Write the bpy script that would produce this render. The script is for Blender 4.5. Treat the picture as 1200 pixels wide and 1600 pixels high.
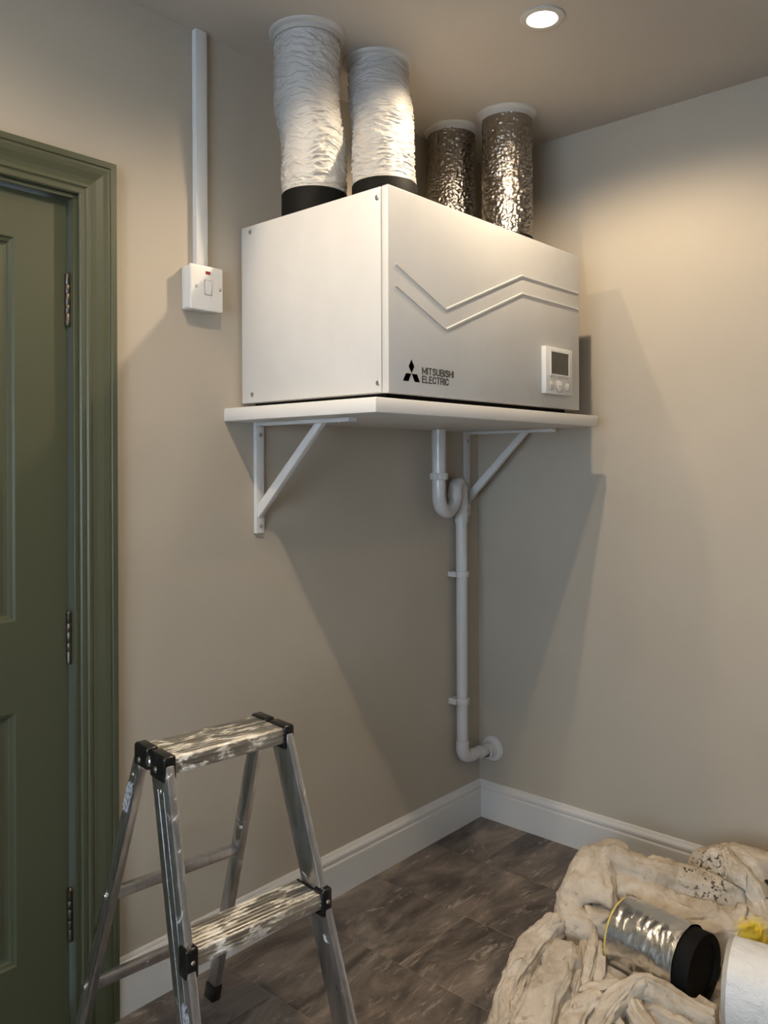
import bpy, bmesh, math, random
import numpy as np
from mathutils import Vector, Matrix, noise
random.seed(7)
for o in list(bpy.data.objects): bpy.data.objects.remove(o)
SC = bpy.context.scene
C = SC.collection
PI = math.pi
# ------------------------------------------------------------------ camera
YAW, PIT, ROLL = math.radians(41.626), math.radians(0.067), math.radians(-0.252)
f = Vector((math.cos(PIT)*math.cos(YAW), math.cos(PIT)*math.sin(YAW), math.sin(PIT)))
r = Vector((math.sin(YAW), -math.cos(YAW), 0)); u = r.cross(f)
r2 = math.cos(ROLL)*r + math.sin(ROLL)*u; u2 = -math.sin(ROLL)*r + math.cos(ROLL)*u
cam = bpy.data.objects.new('camera', bpy.data.cameras.new('camera')); C.objects.link(cam)
M4 = Matrix((r2, u2, -f)).transposed().to_4x4(); M4.translation = (-2.5504, -1.7925, 1.3177)
cam.matrix_world = M4
cam.data.sensor_width = 36; cam.data.lens = 1284.9/1600*36
cam.data.shift_y = -(800-723.4)/1600; cam.data.clip_start = .02
SC.camera = cam
# ------------------------------------------------------------------ world and view
W = bpy.data.worlds.new('sky'); SC.world = W; W.use_nodes = True
bg = W.node_tree.nodes['Background']; bg.inputs[0].default_value = (.68, .83, 1, 1); bg.inputs[1].default_value = 11.0
SC.view_settings.view_transform = 'Standard'; SC.view_settings.look = 'None'
SC.view_settings.gamma = 1; SC.view_settings.use_curve_mapping = False
SC.view_settings.exposure = 0.26
WARM = (1, .80, .56)
H = 2.45                                   # ceiling height
XW, YR = -4.3, -3.7                        # far wall with the window, rear wall
# position, watts, spread in degrees, edge softness, aim point of the swivelling one
LAMPS = [((-.72, -.71), 33, 162, .45), ((-1.76, -.88), 42, 158, 1), ((-1.74, -.37), 20, 78, .45, (0, -.9, .9)),
         ((-.75, -2.0), 8, 160, .45), ((-2.9, -1.9), 7, 160, .45), ((-2.30, -.46), 9, 162, .45)]

# ------------------------------------------------------------------ materials
def mat(name, col, rough=.5, metal=0, spec=.5, nodes=None):
    m = bpy.data.materials.new(name); m.use_nodes = True
    b = m.node_tree.nodes['Principled BSDF']
    b.inputs['Base Color'].default_value = (*col, 1); b.inputs['Roughness'].default_value = rough
    b.inputs['Metallic'].default_value = metal; b.inputs['Specular IOR Level'].default_value = spec
    if nodes: nodes(m.node_tree, b)
    return m
def N(t, typ, **kw):
    n = t.nodes.new(typ)
    for k, v in kw.items():
        if k in n.inputs: n.inputs[k].default_value = v
        else: setattr(n, k, v)
    return n
def noise_node(t, scale, detail=4, rough=.5, coord='Object', stretch=None, dist=0, rand=False):
    tc = N(t, 'ShaderNodeTexCoord'); out = tc.outputs[coord]
    if stretch or rand:
        mp = N(t, 'ShaderNodeMapping'); t.links.new(out, mp.inputs[0])
        if stretch: mp.inputs['Scale'].default_value = stretch
        if rand:
            oi = N(t, 'ShaderNodeObjectInfo'); mu = N(t, 'ShaderNodeVectorMath', operation='SCALE')
            cb = N(t, 'ShaderNodeCombineXYZ'); t.links.new(oi.outputs['Random'], cb.inputs[0])
            ma = N(t, 'ShaderNodeMath', operation='MULTIPLY'); ma.inputs[1].default_value = 7.31
            t.links.new(oi.outputs['Random'], ma.inputs[0]); t.links.new(ma.outputs[0], cb.inputs[1])
            t.links.new(cb.outputs[0], mu.inputs[0]); mu.inputs['Scale'].default_value = 40
            t.links.new(mu.outputs[0], mp.inputs['Location'])
        out = mp.outputs[0]
    n = N(t, 'ShaderNodeTexNoise'); t.links.new(out, n.inputs['Vector'])
    n.inputs['Scale'].default_value = scale; n.inputs['Detail'].default_value = detail
    n.inputs['Roughness'].default_value = rough; n.inputs['Distortion'].default_value = dist
    return n.outputs['Fac']
def ramp(t, src, stops):
    n = N(t, 'ShaderNodeValToRGB'); t.links.new(src, n.inputs[0]); e = n.color_ramp.elements
    while len(e) < len(stops): e.new(.5)
    for el, (p, c) in zip(e, stops): el.position = p; el.color = (*c, 1) if len(c) == 3 else c
    return n.outputs[0]
def mixc(t, fac, a, b):
    n = N(t, 'ShaderNodeMix', data_type='RGBA')
    for s, i in ((fac, 0), (a, 6), (b, 7)):
        if isinstance(s, (int, float)): n.inputs[i].default_value = s
        elif isinstance(s, tuple): n.inputs[i].default_value = (*s, 1)
        else: t.links.new(s, n.inputs[i])
    return n.outputs[2]
def bump(t, b, src, strength, dist=.002):
    n = N(t, 'ShaderNodeBump'); n.inputs['Strength'].default_value = strength; n.inputs['Distance'].default_value = dist
    t.links.new(src, n.inputs['Height'])
    pr = b.inputs['Normal']
    if pr.is_linked: t.links.new(pr.links[0].from_socket, n.inputs['Normal'])
    t.links.new(n.outputs[0], pr)
def g3(v): return (v, v, v)
def wall_nodes(t, b):
    big = noise_node(t, 1.6, 3, .5)
    c = b.inputs['Base Color'].default_value[:3]
    t.links.new(ramp(t, big, [(.3, tuple(x*.94 for x in c)), (.7, tuple(min(1, x*1.05) for x in c))]), b.inputs['Base Color'])
    bump(t, b, noise_node(t, 260, 3, .6), .12, .001)
WALL = mat('wall paint beige', (.42, .375, .31), .8, spec=.25, nodes=wall_nodes)
CEIL = mat('ceiling paint', (.44, .405, .36), .85, spec=.2, nodes=wall_nodes)
TRIMW = mat('white satin paint', (.58, .57, .555), .4)
GREEN = mat('green door paint', (.063, .069, .039), .42, nodes=lambda t, b: bump(t, b, noise_node(t, 180, 3), .1, .001))
def unit_nodes(t, b):
    m = noise_node(t, 5, 4, .6)
    t.links.new(ramp(t, m, [(.3, (.52, .515, .505)), (.7, (.57, .565, .555))]), b.inputs['Base Color'])
    t.links.new(ramp(t, noise_node(t, 8, 4, .6), [(.3, g3(.30)), (.7, g3(.44))]), b.inputs['Roughness'])
    bump(t, b, noise_node(t, 900, 2), .05, .0005)
UNIT = mat('white powder coat', (.77, .765, .755), .36, nodes=unit_nodes)
WPLAS = mat('white plastic', (.63, .625, .615), .3)
FLANGE = mat('off-white ceiling collar', (.44, .425, .40), .45)
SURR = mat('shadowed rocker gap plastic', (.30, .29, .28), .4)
PVC = mat('white pvc pipe', (.54, .53, .52), .25)
SHELF = mat('white melamine', (.64, .63, .615), .45)
BLACK = mat('black rubber', (.005, .005, .005), .65, spec=.12)
CAPB = mat('black moulded plastic', (.007, .007, .008), .22)
DARK = mat('dark grey print', (.06, .058, .052), .6)
SCREEN = mat('lcd glass', (.045, .043, .035), .18)
SCREW = mat('zinc screw', (.45, .43, .40), .35, 1)
BRONZE = mat('brushed hinge steel', (.12, .10, .085), .42, 1)
NEON = mat('red neon window', (.20, .008, .010), .2)
GREYB = mat('button ring grey', (.38, .35, .31), .5)
def alu_nodes(paint):
    def fn(t, b):
        s = noise_node(t, 90, 5, .6, stretch=(1, 1, .3)); t.links.new(ramp(t, s, [(.3, g3(.27)), (.7, g3(.36))]), b.inputs['Roughness'])
        base = ramp(t, noise_node(t, 60, 4, .6, stretch=(1, 1, .1)), [(.3, (.48, .48, .495)), (.7, (.68, .68, .70))])
        lo, hi = paint
        mask = ramp(t, noise_node(t, 26, 6, .72, dist=1.2), [(lo, g3(0)), (hi, g3(1))])
        t.links.new(mixc(t, mask, base, (.74, .71, .65)), b.inputs['Base Color'])
        inv = N(t, 'ShaderNodeMath', operation='SUBTRACT'); inv.inputs[0].default_value = 1
        t.links.new(mask, inv.inputs[1]); t.links.new(inv.outputs[0], b.inputs['Metallic'])
        bump(t, b, mask, .4, .001)
    return fn
ALU = mat('worn aluminium', (.5, .5, .5), .35, 1, nodes=alu_nodes((.62, .67)))
def tread_nodes(t, b):
    tc = N(t, 'ShaderNodeTexCoord'); sp = N(t, 'ShaderNodeSeparateXYZ'); t.links.new(tc.outputs['Object'], sp.inputs[0])
    wv = N(t, 'ShaderNodeMath', operation='SINE'); mu = N(t, 'ShaderNodeMath', operation='MULTIPLY'); mu.inputs[1].default_value = 2*PI/.011
    t.links.new(sp.outputs['Y'], mu.inputs[0]); t.links.new(mu.outputs[0], wv.inputs[0])
    base = ramp(t, noise_node(t, 40, 4, .6, stretch=(.1, 1, 1)), [(.3, (.40, .385, .36)), (.7, (.62, .60, .57))])
    mask = ramp(t, noise_node(t, 26, 9, .78, stretch=(.5, 1.5, 1), dist=.35), [(.505, g3(0)), (.555, g3(1))])
    t.links.new(mixc(t, mask, base, (.80, .76, .68)), b.inputs['Base Color'])
    inv = N(t, 'ShaderNodeMath', operation='SUBTRACT'); inv.inputs[0].default_value = 1
    t.links.new(mask, inv.inputs[1]); t.links.new(inv.outputs[0], b.inputs['Metallic'])
    bump(t, b, wv.outputs[0], .5, .0012); bump(t, b, mask, .4, .001)
TREAD = mat('paint splashed tread', (.6, .6, .6), .36, 1, nodes=tread_nodes)
def sleeve_nodes(t, b):
    bump(t, b, noise_node(t, 70, 4, .65, stretch=(1, 1, 2.4), dist=.6), .6, .005)
    bump(t, b, noise_node(t, 240, 3, .6), .2, .001)
SLEEVE = mat('white foil sleeve', (.45, .439, .42), .27, nodes=sleeve_nodes)
def foil_nodes(t, b):
    bump(t, b, noise_node(t, 55, 4, .65, stretch=(1, 1, 1.6), dist=.5), .7, .005)
    bump(t, b, noise_node(t, 190, 3, .6), .25, .001)
FOIL = mat('aluminium foil sleeve', (.38, .35, .315), .15, 1, nodes=foil_nodes)
def foil2_nodes(t, b):
    bump(t, b, noise_node(t, 55, 4, .65, stretch=(1, 1.6, 1), dist=.5), .35, .003)
FOILN = mat('new aluminium foil sleeve', (.74, .73, .71), .2, 1, nodes=foil2_nodes)
def sleeve2_nodes(t, b):
    bump(t, b, noise_node(t, 60, 4, .65, stretch=(1, .6, 1), dist=.6), .7, .005)
SLEEVEN = mat('bright white foil sleeve', (.68, .68, .675), .33, nodes=sleeve2_nodes)
WOOL = mat('yellow glass wool', (.62, .47, .13), .9, nodes=lambda t, b: bump(t, b, noise_node(t, 90, 4), .8, .004))
def label_nodes(t, b):
    tc = N(t, 'ShaderNodeTexCoord'); mp = N(t, 'ShaderNodeMapping'); t.links.new(tc.outputs['Object'], mp.inputs[0]); mp.inputs['Scale'].default_value = (1, 150, 75)
    n = N(t, 'ShaderNodeTexNoise'); t.links.new(mp.outputs[0], n.inputs['Vector']); n.inputs['Scale'].default_value = 1.6; n.inputs['Detail'].default_value = 2
    t.links.new(ramp(t, n.outputs['Fac'], [(.56, (.72, .74, .77)), (.60, (.05, .05, .06))]), b.inputs['Base Color'])
STICK = mat('scuffed paper label', (.7, .7, .7), .5, nodes=label_nodes)
def cloth_nodes(t, b):
    big = ramp(t, noise_node(t, 9, 8, .68, dist=.8), [(.30, (.34, .285, .215)), (.45, (.46, .395, .315)), (.58, (.55, .485, .40)), (.72, (.63, .57, .485))])
    blot = ramp(t, noise_node(t, 34, 7, .74, dist=.6), [(.57, g3(0)), (.70, g3(.7))])
    c = mixc(t, blot, big, (.20, .145, .09))
    tc = N(t, 'ShaderNodeTexCoord')
    def spot(cx, cy, rad, col, src, lo, hi):
        vm = N(t, 'ShaderNodeVectorMath', operation='DISTANCE'); t.links.new(tc.outputs['Object'], vm.inputs[0])
        sp = N(t, 'ShaderNodeVectorMath', operation='MULTIPLY'); t.links.new(tc.outputs['Object'], sp.inputs[0]); sp.inputs[1].default_value = (1, 1, 0)
        t.links.new(sp.outputs[0], vm.inputs[0]); vm.inputs[1].default_value = (cx, cy, 0)
        near = N(t, 'ShaderNodeMapRange'); near.inputs[1].default_value = rad; near.inputs[2].default_value = rad*.55
        t.links.new(vm.outputs['Value'], near.inputs[0])
        nz = ramp(t, noise_node(t, src, 4, .6), [(lo, g3(0)), (hi, g3(1))])
        m = N(t, 'ShaderNodeMath', operation='MULTIPLY'); t.links.new(near.outputs[0], m.inputs[0]); t.links.new(nz, m.inputs[1])
        return m.outputs[0], col
    for a in ((-.315, -.94, .10, (.07, .055, .04), 85, .56, .60), (-.413, -1.12, .05, (.74, .55, .06), 30, .30, .42), (-.36, -1.0, .05, (.06, .05, .04), 85, .58, .62)):
        m, col = spot(*a); c = mixc(t, m, c, col)
    t.links.new(c, b.inputs['Base Color'])
    nz_ = N(t, 'ShaderNodeTexNoise'); nz_.inputs['Scale'].default_value = 9; t.links.new(tc.outputs['Object'], nz_.inputs['Vector'])
    wm = N(t, 'ShaderNodeVectorMath', operation='MULTIPLY_ADD'); t.links.new(nz_.outputs['Color'], wm.inputs[0]); wm.inputs[1].default_value = (.12, .12, .12); t.links.new(tc.outputs['Object'], wm.inputs[2])
    for sc, st_, ds in ((17, .55, .010), (41, .40, .004)):
        vo = N(t, 'ShaderNodeTexVoronoi'); vo.inputs['Scale'].default_value = sc; t.links.new(wm.outputs[0], vo.inputs['Vector']); bump(t, b, vo.outputs['Distance'], st_, ds)
    bump(t, b, noise_node(t, 28, 4, .55, dist=1.4), .2, .004); bump(t, b, noise_node(t, 900, 2), .2, .0005)
CLOTH = mat('stained canvas', (.6, .5, .4), .85, spec=.2, nodes=cloth_nodes)
def tile_nodes(t, b):
    n1 = noise_node(t, 3.2, 8, .66, rand=True, stretch=(.75, 2.1, 1), dist=1.1)
    base = ramp(t, n1, [(.34, (.034, .028, .025)), (.45, (.085, .070, .060)), (.55, (.155, .128, .108)), (.68, (.27, .23, .195))])
    st = noise_node(t, 13, 10, .76, rand=True, stretch=(.6, 2.2, 1), dist=1.2)
    m = ramp(t, st, [(.56, g3(0)), (.66, g3(.75))])
    t.links.new(mixc(t, m, base, (.40, .345, .29)), b.inputs['Base Color'])
    t.links.new(ramp(t, n1, [(.3, g3(.34)), (.7, g3(.55))]), b.inputs['Roughness'])
    bump(t, b, st, .35, .002)
TILE = mat('slate effect vinyl tile', (.08, .07, .06), .45, nodes=tile_nodes)
GROUT = mat('tile joint', (.24, .21, .18), .8)
def emis(name, col, s):
    m = bpy.data.materials.new(name); m.use_nodes = True; t = m.node_tree
    for n in list(t.nodes): t.nodes.remove(n)
    o = N(t, 'ShaderNodeOutputMaterial'); e = N(t, 'ShaderNodeEmission'); e.inputs[0].default_value = (*col, 1); e.inputs[1].default_value = s
    t.links.new(e.outputs[0], o.inputs[0]); return m
LENS = emis('lit lamp lens', (1, .90, .70), 25)
def glass_mat():
    m = bpy.data.materials.new('window glass'); m.use_nodes = True; t = m.node_tree
    for n in list(t.nodes): t.nodes.remove(n)
    o = N(t, 'ShaderNodeOutputMaterial'); mx = N(t, 'ShaderNodeMixShader'); mx.inputs[0].default_value = .07
    a = N(t, 'ShaderNodeBsdfTransparent'); g = N(t, 'ShaderNodeBsdfGlossy'); g.inputs['Roughness'].default_value = .02
    t.links.new(a.outputs[0], mx.inputs[1]); t.links.new(g.outputs[0], mx.inputs[2]); t.links.new(mx.outputs[0], o.inputs[0]); return m
GLASS = glass_mat()

# ------------------------------------------------------------------ mesh helpers
def obj(name, bm, m, parent=None, smooth=False):
    me = bpy.data.meshes.new(name)
    bmesh.ops.recalc_face_normals(bm, faces=bm.faces)
    bm.to_mesh(me); bm.free(); me.materials.append(m)
    if smooth:
        me.polygons.foreach_set('use_smooth', [True]*len(me.polygons))
        me.set_sharp_from_angle(angle=math.radians(38))
    o = bpy.data.objects.new(name, me); C.objects.link(o)
    if parent: o.parent = parent
    return o
def tag(o, label=None, cat=None, group=None, kind=None):
    for k, v in (('label', label), ('category', cat), ('group', group), ('kind', kind)):
        if v: o[k] = v
    return o
def thing(name, label, cat, loc=(0, 0, 0), rotz=0, group=None):
    o = bpy.data.objects.new(name, None); C.objects.link(o); o.location = loc; o.rotation_euler = (0, 0, rotz)
    o.empty_display_size = .05
    return tag(o, label, cat, group)
def hexa(bm, pts, bev=0, seg=2):
    """pts: 8 corners, bottom ring then top ring"""
    vs = [bm.verts.new(p) for p in pts]
    fs = [bm.faces.new([vs[i] for i in q]) for q in ((3, 2, 1, 0), (4, 5, 6, 7), (0, 1, 5, 4), (1, 2, 6, 5), (2, 3, 7, 6), (3, 0, 4, 7))]
    if bev:
        es = list({e for fc in fs for e in fc.edges})
        bmesh.ops.bevel(bm, geom=es, offset=bev, segments=seg, affect='EDGES', profile=.5)
def box(bm, x0, x1, y0, y1, z0, z1, bev=0, seg=2):
    hexa(bm, [(x0, y0, z0), (x1, y0, z0), (x1, y1, z0), (x0, y1, z0), (x0, y0, z1), (x1, y0, z1), (x1, y1, z1), (x0, y1, z1)], bev, seg)
def boxo(name, b, m, parent=None, bev=0, seg=2):
    bm = bmesh.new(); box(bm, *b, bev, seg); return obj(name, bm, m, parent, smooth=bev > 0)
def frame_of(d):
    d = d.normalized(); a = Vector((0, 0, 1)) if abs(d.z) < .9 else Vector((1, 0, 0))
    s = d.cross(a).normalized(); return s, s.cross(d).normalized()
def tube(bm, pts, rad, n=24, cap=True):
    pts = [Vector(p) for p in pts]; rads = rad if isinstance(rad, (list, tuple)) else [rad]*len(pts)
    s, _ = frame_of(pts[1]-pts[0]); rings = []
    for i, p in enumerate(pts):
        d = (pts[min(i+1, len(pts)-1)]-pts[max(i-1, 0)]).normalized()
        s = (s - d*s.dot(d)).normalized(); w = d.cross(s)
        rings.append([bm.verts.new(p + rads[i]*(math.cos(2*PI*k/n)*s + math.sin(2*PI*k/n)*w)) for k in range(n)])
    for a, b in zip(rings, rings[1:]):
        for k in range(n): bm.faces.new((a[k], a[(k+1) % n], b[(k+1) % n], b[k]))
    if cap: bm.faces.new(rings[0][::-1]); bm.faces.new(rings[-1])
def lathe(bm, origin, axis, prof, n=32, closed=False):
    """prof: (radius, along axis); radius 0 closes"""
    o = Vector(origin); d = Vector(axis).normalized(); s, w = frame_of(d); rings = []
    for rr, h in prof:
        if rr < 1e-6: rings.append([bm.verts.new(o + d*h)])
        else: rings.append([bm.verts.new(o + d*h + rr*(math.cos(2*PI*k/n)*s + math.sin(2*PI*k/n)*w)) for k in range(n)])
    pr = list(zip(rings, rings[1:])) + ([(rings[-1], rings[0])] if closed else [])
    for a, b in pr:
        for k in range(n):
            k2 = (k+1) % n
            if len(a) == 1 and len(b) == 1: continue
            if len(a) == 1: bm.faces.new((a[0], b[k2], b[k]))
            elif len(b) == 1: bm.faces.new((a[k], a[k2], b[0]))
            else: bm.faces.new((a[k], a[k2], b[k2], b[k]))
def lobj(name, origin, axis, prof, m, parent=None, n=32, closed=False):
    bm = bmesh.new(); lathe(bm, origin, axis, prof, n, closed); return obj(name, bm, m, parent, True)
def extrude_profile(bm, prof, p0, p1, up=Vector((0, 0, 1)), out=None, m0=0, m1=0):
    """prof: (out, up) points; swept from p0 to p1; m0/m1 mitre: shift along the run per unit of out"""
    p0, p1 = Vector(p0), Vector(p1); d = (p1-p0).normalized(); rings = []
    for p, mm in ((p0, m0), (p1, m1)):
        rings.append([bm.verts.new(p + out*a + up*b + d*(mm*a)) for a, b in prof])
    n = len(prof)
    for k in range(n): bm.faces.new((rings[0][k], rings[0][(k+1) % n], rings[1][(k+1) % n], rings[1][k]))
    bm.faces.new(rings[0][::-1]); bm.faces.new(rings[1])
def bez(p0, p1, p2, n=8):
    p0, p1, p2 = map(Vector, (p0, p1, p2))
    return [p0.lerp(p1, t).lerp(p1.lerp(p2, t), t) for t in [i/n for i in range(n+1)]]
def screw(parent, p, axis, rad=.006, m=None, name='screw'):
    bm = bmesh.new(); lathe(bm, p, axis, [(0, .0), (rad, .0), (rad, .0012), (rad*.75, .0024), (rad*.35, .0024), (rad*.3, .0012), (0, .0012)], 16)
    return obj(name, bm, m or SCREW, parent, True)

# ------------------------------------------------------------------ the room
DX0, DX1, DZ = -2.395, -1.600, 1.942       # door opening in the left wall
def struct(o): return tag(o, kind='structure')
bm = bmesh.new()
box(bm, DX1, .12, 0, .12, 0, H); box(bm, DX0, DX1, 0, .12, DZ, H); box(bm, XW-.12, DX0, 0, .12, 0, H)
struct(obj('wall_left', bm, WALL))
struct(boxo('wall_right', (0, .12, YR-.12, 0, 0, H), WALL))
struct(boxo('wall_rear', (XW-.12, 0, YR-.12, YR, 0, H), WALL))
WY0, WY1, WZ0, WZ1 = -2.75, -.75, .75, 1.98
bm = bmesh.new()
box(bm, XW-.12, XW, YR, WY0, 0, H); box(bm, XW-.12, XW, WY1, 0, 0, H); box(bm, XW-.12, XW, WY0, WY1, 0, WZ0); box(bm, XW-.12, XW, WY0, WY1, WZ1, H)
struct(obj('wall_window', bm, WALL))
win = struct(thing('window_1', 'white casement window in the wall facing the unit', 'window')); del win['category']
bm = bmesh.new(); a = XW-.09; b_ = XW-.03
box(bm, a, b_, WY0, WY0+.06, WZ0, WZ1); box(bm, a, b_, WY1-.06, WY1, WZ0, WZ1); box(bm, a, b_, WY0+.06, WY1-.06, WZ0, WZ0+.06); box(bm, a, b_, WY0+.06, WY1-.06, WZ1-.06, WZ1)
ym = (WY0+WY1)/2; box(bm, a, b_, ym-.03, ym+.03, WZ0+.06, WZ1-.06)
obj('window_frame', bm, TRIMW, win)
boxo('pane', (XW-.064, XW-.058, WY0+.06, ym-.03, WZ0+.06, WZ1-.06), GLASS, win)
boxo('pane', (XW-.064, XW-.058, ym+.03, WY1-.06, WZ0+.06, WZ1-.06), GLASS, win)
boxo('window_sill', (XW-.02, XW+.08, WY0-.05, WY1+.05, WZ0-.03, WZ0), TRIMW, win, .004)
struct(boxo('ceiling', (XW-.12, .12, YR-.12, .12, H, H+.12), CEIL))
# floor: joint bed and slate-effect tiles
fl = struct(boxo('floor', (XW-.12, .12, YR-.12, .12, -.12, -.0004), GROUT))
TW, TL, G = .302, .906, .0016
tbm = bmesh.new(); box(tbm, G/2, TW-G/2, G/2, TL-G/2, -.004, 0, .0006, 1)
tme = bpy.data.meshes.new('tile'); tbm.to_mesh(tme); tbm.free(); tme.materials.append(TILE)
def tile(x0, x1, y0, y1):
    if x1-x0 < TW-.01 or y1-y0 < TL-.01:
        t_ = boxo('tile', (G/2, x1-x0-G/2, G/2, y1-y0-G/2, -.004, 0), TILE, fl)
    else:
        t_ = bpy.data.objects.new('tile', tme); C.objects.link(t_); t_.parent = fl
    t_.location = (x0, y0, 0)
ix = 0; x0 = -1.21 + TW*4
while x0 > XW:
    off = {0: -.376, 1: .08, 2: -.22, 3: -.66}[(ix+2) % 4]
    y1 = off + TL*2
    while y1 > YR:
        lo, hi = max(y1-TL, YR), min(y1, 0)
        if hi-lo > .03: tile(max(x0-TW, XW), min(x0, 0), lo, hi)
        y1 -= TL
    x0 -= TW; ix += 1
# baseboards
BBP = [(0, 0), (.018, 0), (.018, .098), (.0165, .101), (.013, .102), (.013, .106), (.0155, .110), (.0155, .117), (.012, .123), (.0085, .126), (.0075, .130), (.005, .134), (0, .134)]
OY, OX = Vector((0, -1, 0)), Vector((-1, 0, 0))
def board(name, p0, p1, out, m0=0, m1=0):
    bm = bmesh.new(); extrude_profile(bm, BBP, p0, p1, out=out, m0=m0, m1=m1); struct(obj(name, bm, TRIMW))
board('baseboard_left', (-1.511, 0, 0), (0, 0, 0), OY, 0, -1)
board('baseboard_right', (0, 0, 0), (0, YR, 0), OX, 1, -1)
board('baseboard_rear', (0, YR, 0), (XW, YR, 0), Vector((0, 1, 0)), 1, -1)
board('baseboard_window', (XW, YR, 0), (XW, 0, 0), Vector((1, 0, 0)), 1, -1)
board('baseboard_door', (XW, 0, 0), (DX0-.10, 0, 0), OY, 1, 0)
# ------------------------------------------------------------------ door, lining and architrave
# architrave: profile (distance from the opening edge, proudness), mitred at the head
AP = [(0, 0), (0, .012), (.003, .015), (.012, .015), (.016, .013), (.020, .0165), (.026, .0165), (.031, .014), (.040, .016), (.055, .0215), (.066, .0235), (.071, .0235), (.073, .0205), (.076, .0235), (.089, .0235), (.0895, 0)]
tr = struct(thing('trim_1', 'green moulded door architrave and lining', 'architrave')); del tr['category']
def architrave(x_in, sgn):
    bm = bmesh.new(); rings = []
    for z, k in ((0, 0), (DZ, 1)):
        rings.append([bm.verts.new((x_in + sgn*a, -b, z + k*a)) for a, b in AP])
    n = len(AP)
    for k in range(n): bm.faces.new((rings[0][k], rings[0][(k+1) % n], rings[1][(k+1) % n], rings[1][k]))
    bm.faces.new(rings[0]); bm.faces.new(rings[1])
    obj('architrave_jamb', bm, GREEN, tr)
architrave(DX1, 1); architrave(DX0, -1)
bm = bmesh.new(); rings = []
for x, k in ((DX0, -1), (DX1, 1)): rings.append([bm.verts.new((x + k*a, -b, DZ + a)) for a, b in AP])
for k in range(len(AP)): bm.faces.new((rings[0][k], rings[0][(k+1) % len(AP)], rings[1][(k+1) % len(AP)], rings[1][k]))
bm.faces.new(rings[0]); bm.faces.new(rings[1])
obj('architrave_head', bm, GREEN, tr)
LN = .010
boxo('lining', (DX1-LN, DX1, -.004, .12, 0, DZ-LN), GREEN, tr, .001, 1)
boxo('lining', (DX0, DX0+LN, -.004, .12, 0, DZ-LN), GREEN, tr, .001, 1)
boxo('lining', (DX0, DX1, -.004, .12, DZ-LN, DZ), GREEN, tr, .001, 1)
door = struct(thing('door_1', 'green painted moulded panel door', 'door', (0, 0, 0))); del door['category']
dx0, dx1, dz0, dz1, dy = DX0+LN+.003, DX1-LN-.0035, .006, DZ-LN-.003, .022
px = [(-2.273, -2.040), (-1.968, -1.735)]; pz = [(.213, .772), (.974, 1.822)]
bm = bmesh.new()
box(bm, dx0, dx1, dy+.016, dy+.038, dz0, dz1)
xs = [dx0, px[0][0], px[0][1], px[1][0], px[1][1], dx1]; zs = [dz0, pz[0][0], pz[0][1], pz[1][0], pz[1][1], dz1]
for i in range(5):
    for k in range(5):
        if i % 2 and k % 2: continue
        box(bm, xs[i], xs[i+1], dy, dy+.016, zs[k], zs[k+1])
obj('door_leaf', bm, GREEN, door)
for a0, a1 in px:
    for c0, c1 in pz:
        bm = bmesh.new()    # ovolo moulding ring and raised field
        loops = [(0, .0), (.004, .005), (.010, .007), (.013, .012), (.020, .0135), (.032, .012), (.048, .004)]
        rg = [[bm.verts.new(p) for p in ((a0+i, dy+d, c0+i), (a1-i, dy+d, c0+i), (a1-i, dy+d, c1-i), (a0+i, dy+d, c1-i))] for i, d in loops]
        for A, B in zip(rg, rg[1:]):
            for k in range(4): bm.faces.new((A[k], A[(k+1) % 4], B[(k+1) % 4], B[k]))
        bm.faces.new(rg[-1])
        obj('door_panel', bm, GREEN, door)
for zc in (1.701, .920, .279):
    hg = lobj('hinge', (dx1+.0005, dy-.005, zc-.063), (0, 0, 1), [(0, 0), (.004, 0), (.0062, .002), (.0062, .004), (.0072, .005), (.0072, .029), (.0066, .030), (.0072, .031), (.0072, .049), (.0066, .050), (.0072, .051), (.0072, .075), (.0066, .076), (.0072, .077), (.0072, .095), (.0066, .096), (.0072, .097), (.0072, .121), (.0062, .122), (.0062, .124), (.004, .126), (0, .126)], BRONZE, door, 20)
    boxo('hinge_leaf', (dx1-.004, dx1+.006, dy-.003, dy+.006, zc-.058, zc+.058), BRONZE, hg)
# ------------------------------------------------------------------ ceiling downlights
def downlight(label, xy, watts, spread, blend, aim=None):
    x, y = xy
    t = thing('downlight', label, 'ceiling light', (x, y, H), 0, 'recessed ceiling downlights')
    lobj('trim_ring', (0, 0, 0), (0, 0, -1), [(.057, 0), (.0565, .004), (.050, .007), (.040, .006), (.036, .002), (.036, 0)], FLANGE, t, 40, True)
    lobj('lens', (0, 0, 0), (0, 0, -1), [(0, .004), (.02, .0036), (.036, .001), (.036, 0), (0, 0)], LENS, t, 32)
    l = bpy.data.lights.new('downlight_lamp', 'SPOT'); l.shadow_soft_size = .013; l.energy = watts; l.color = WARM; l.spot_size = math.radians(spread); l.spot_blend = blend
    o = bpy.data.objects.new('downlight_lamp', l); C.objects.link(o); o.parent = t; o.location = (0, 0, -.032)
    if aim: o.rotation_euler = (Vector(aim)-Vector((x, y, H))).to_track_quat('-Z', 'Y').to_euler()
for lp, lb in zip(LAMPS, ['glowing round downlight in the ceiling in front of the foil ducts', 'round downlight in the ceiling out in the room from the wall switch', 'round downlight in the ceiling close above the green door architrave', 'round downlight in the ceiling above the dust sheet', 'round downlight in the ceiling beside the window wall', 'round downlight in the ceiling in front of the green door leaf']):
    downlight(lb, *lp)

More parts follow.
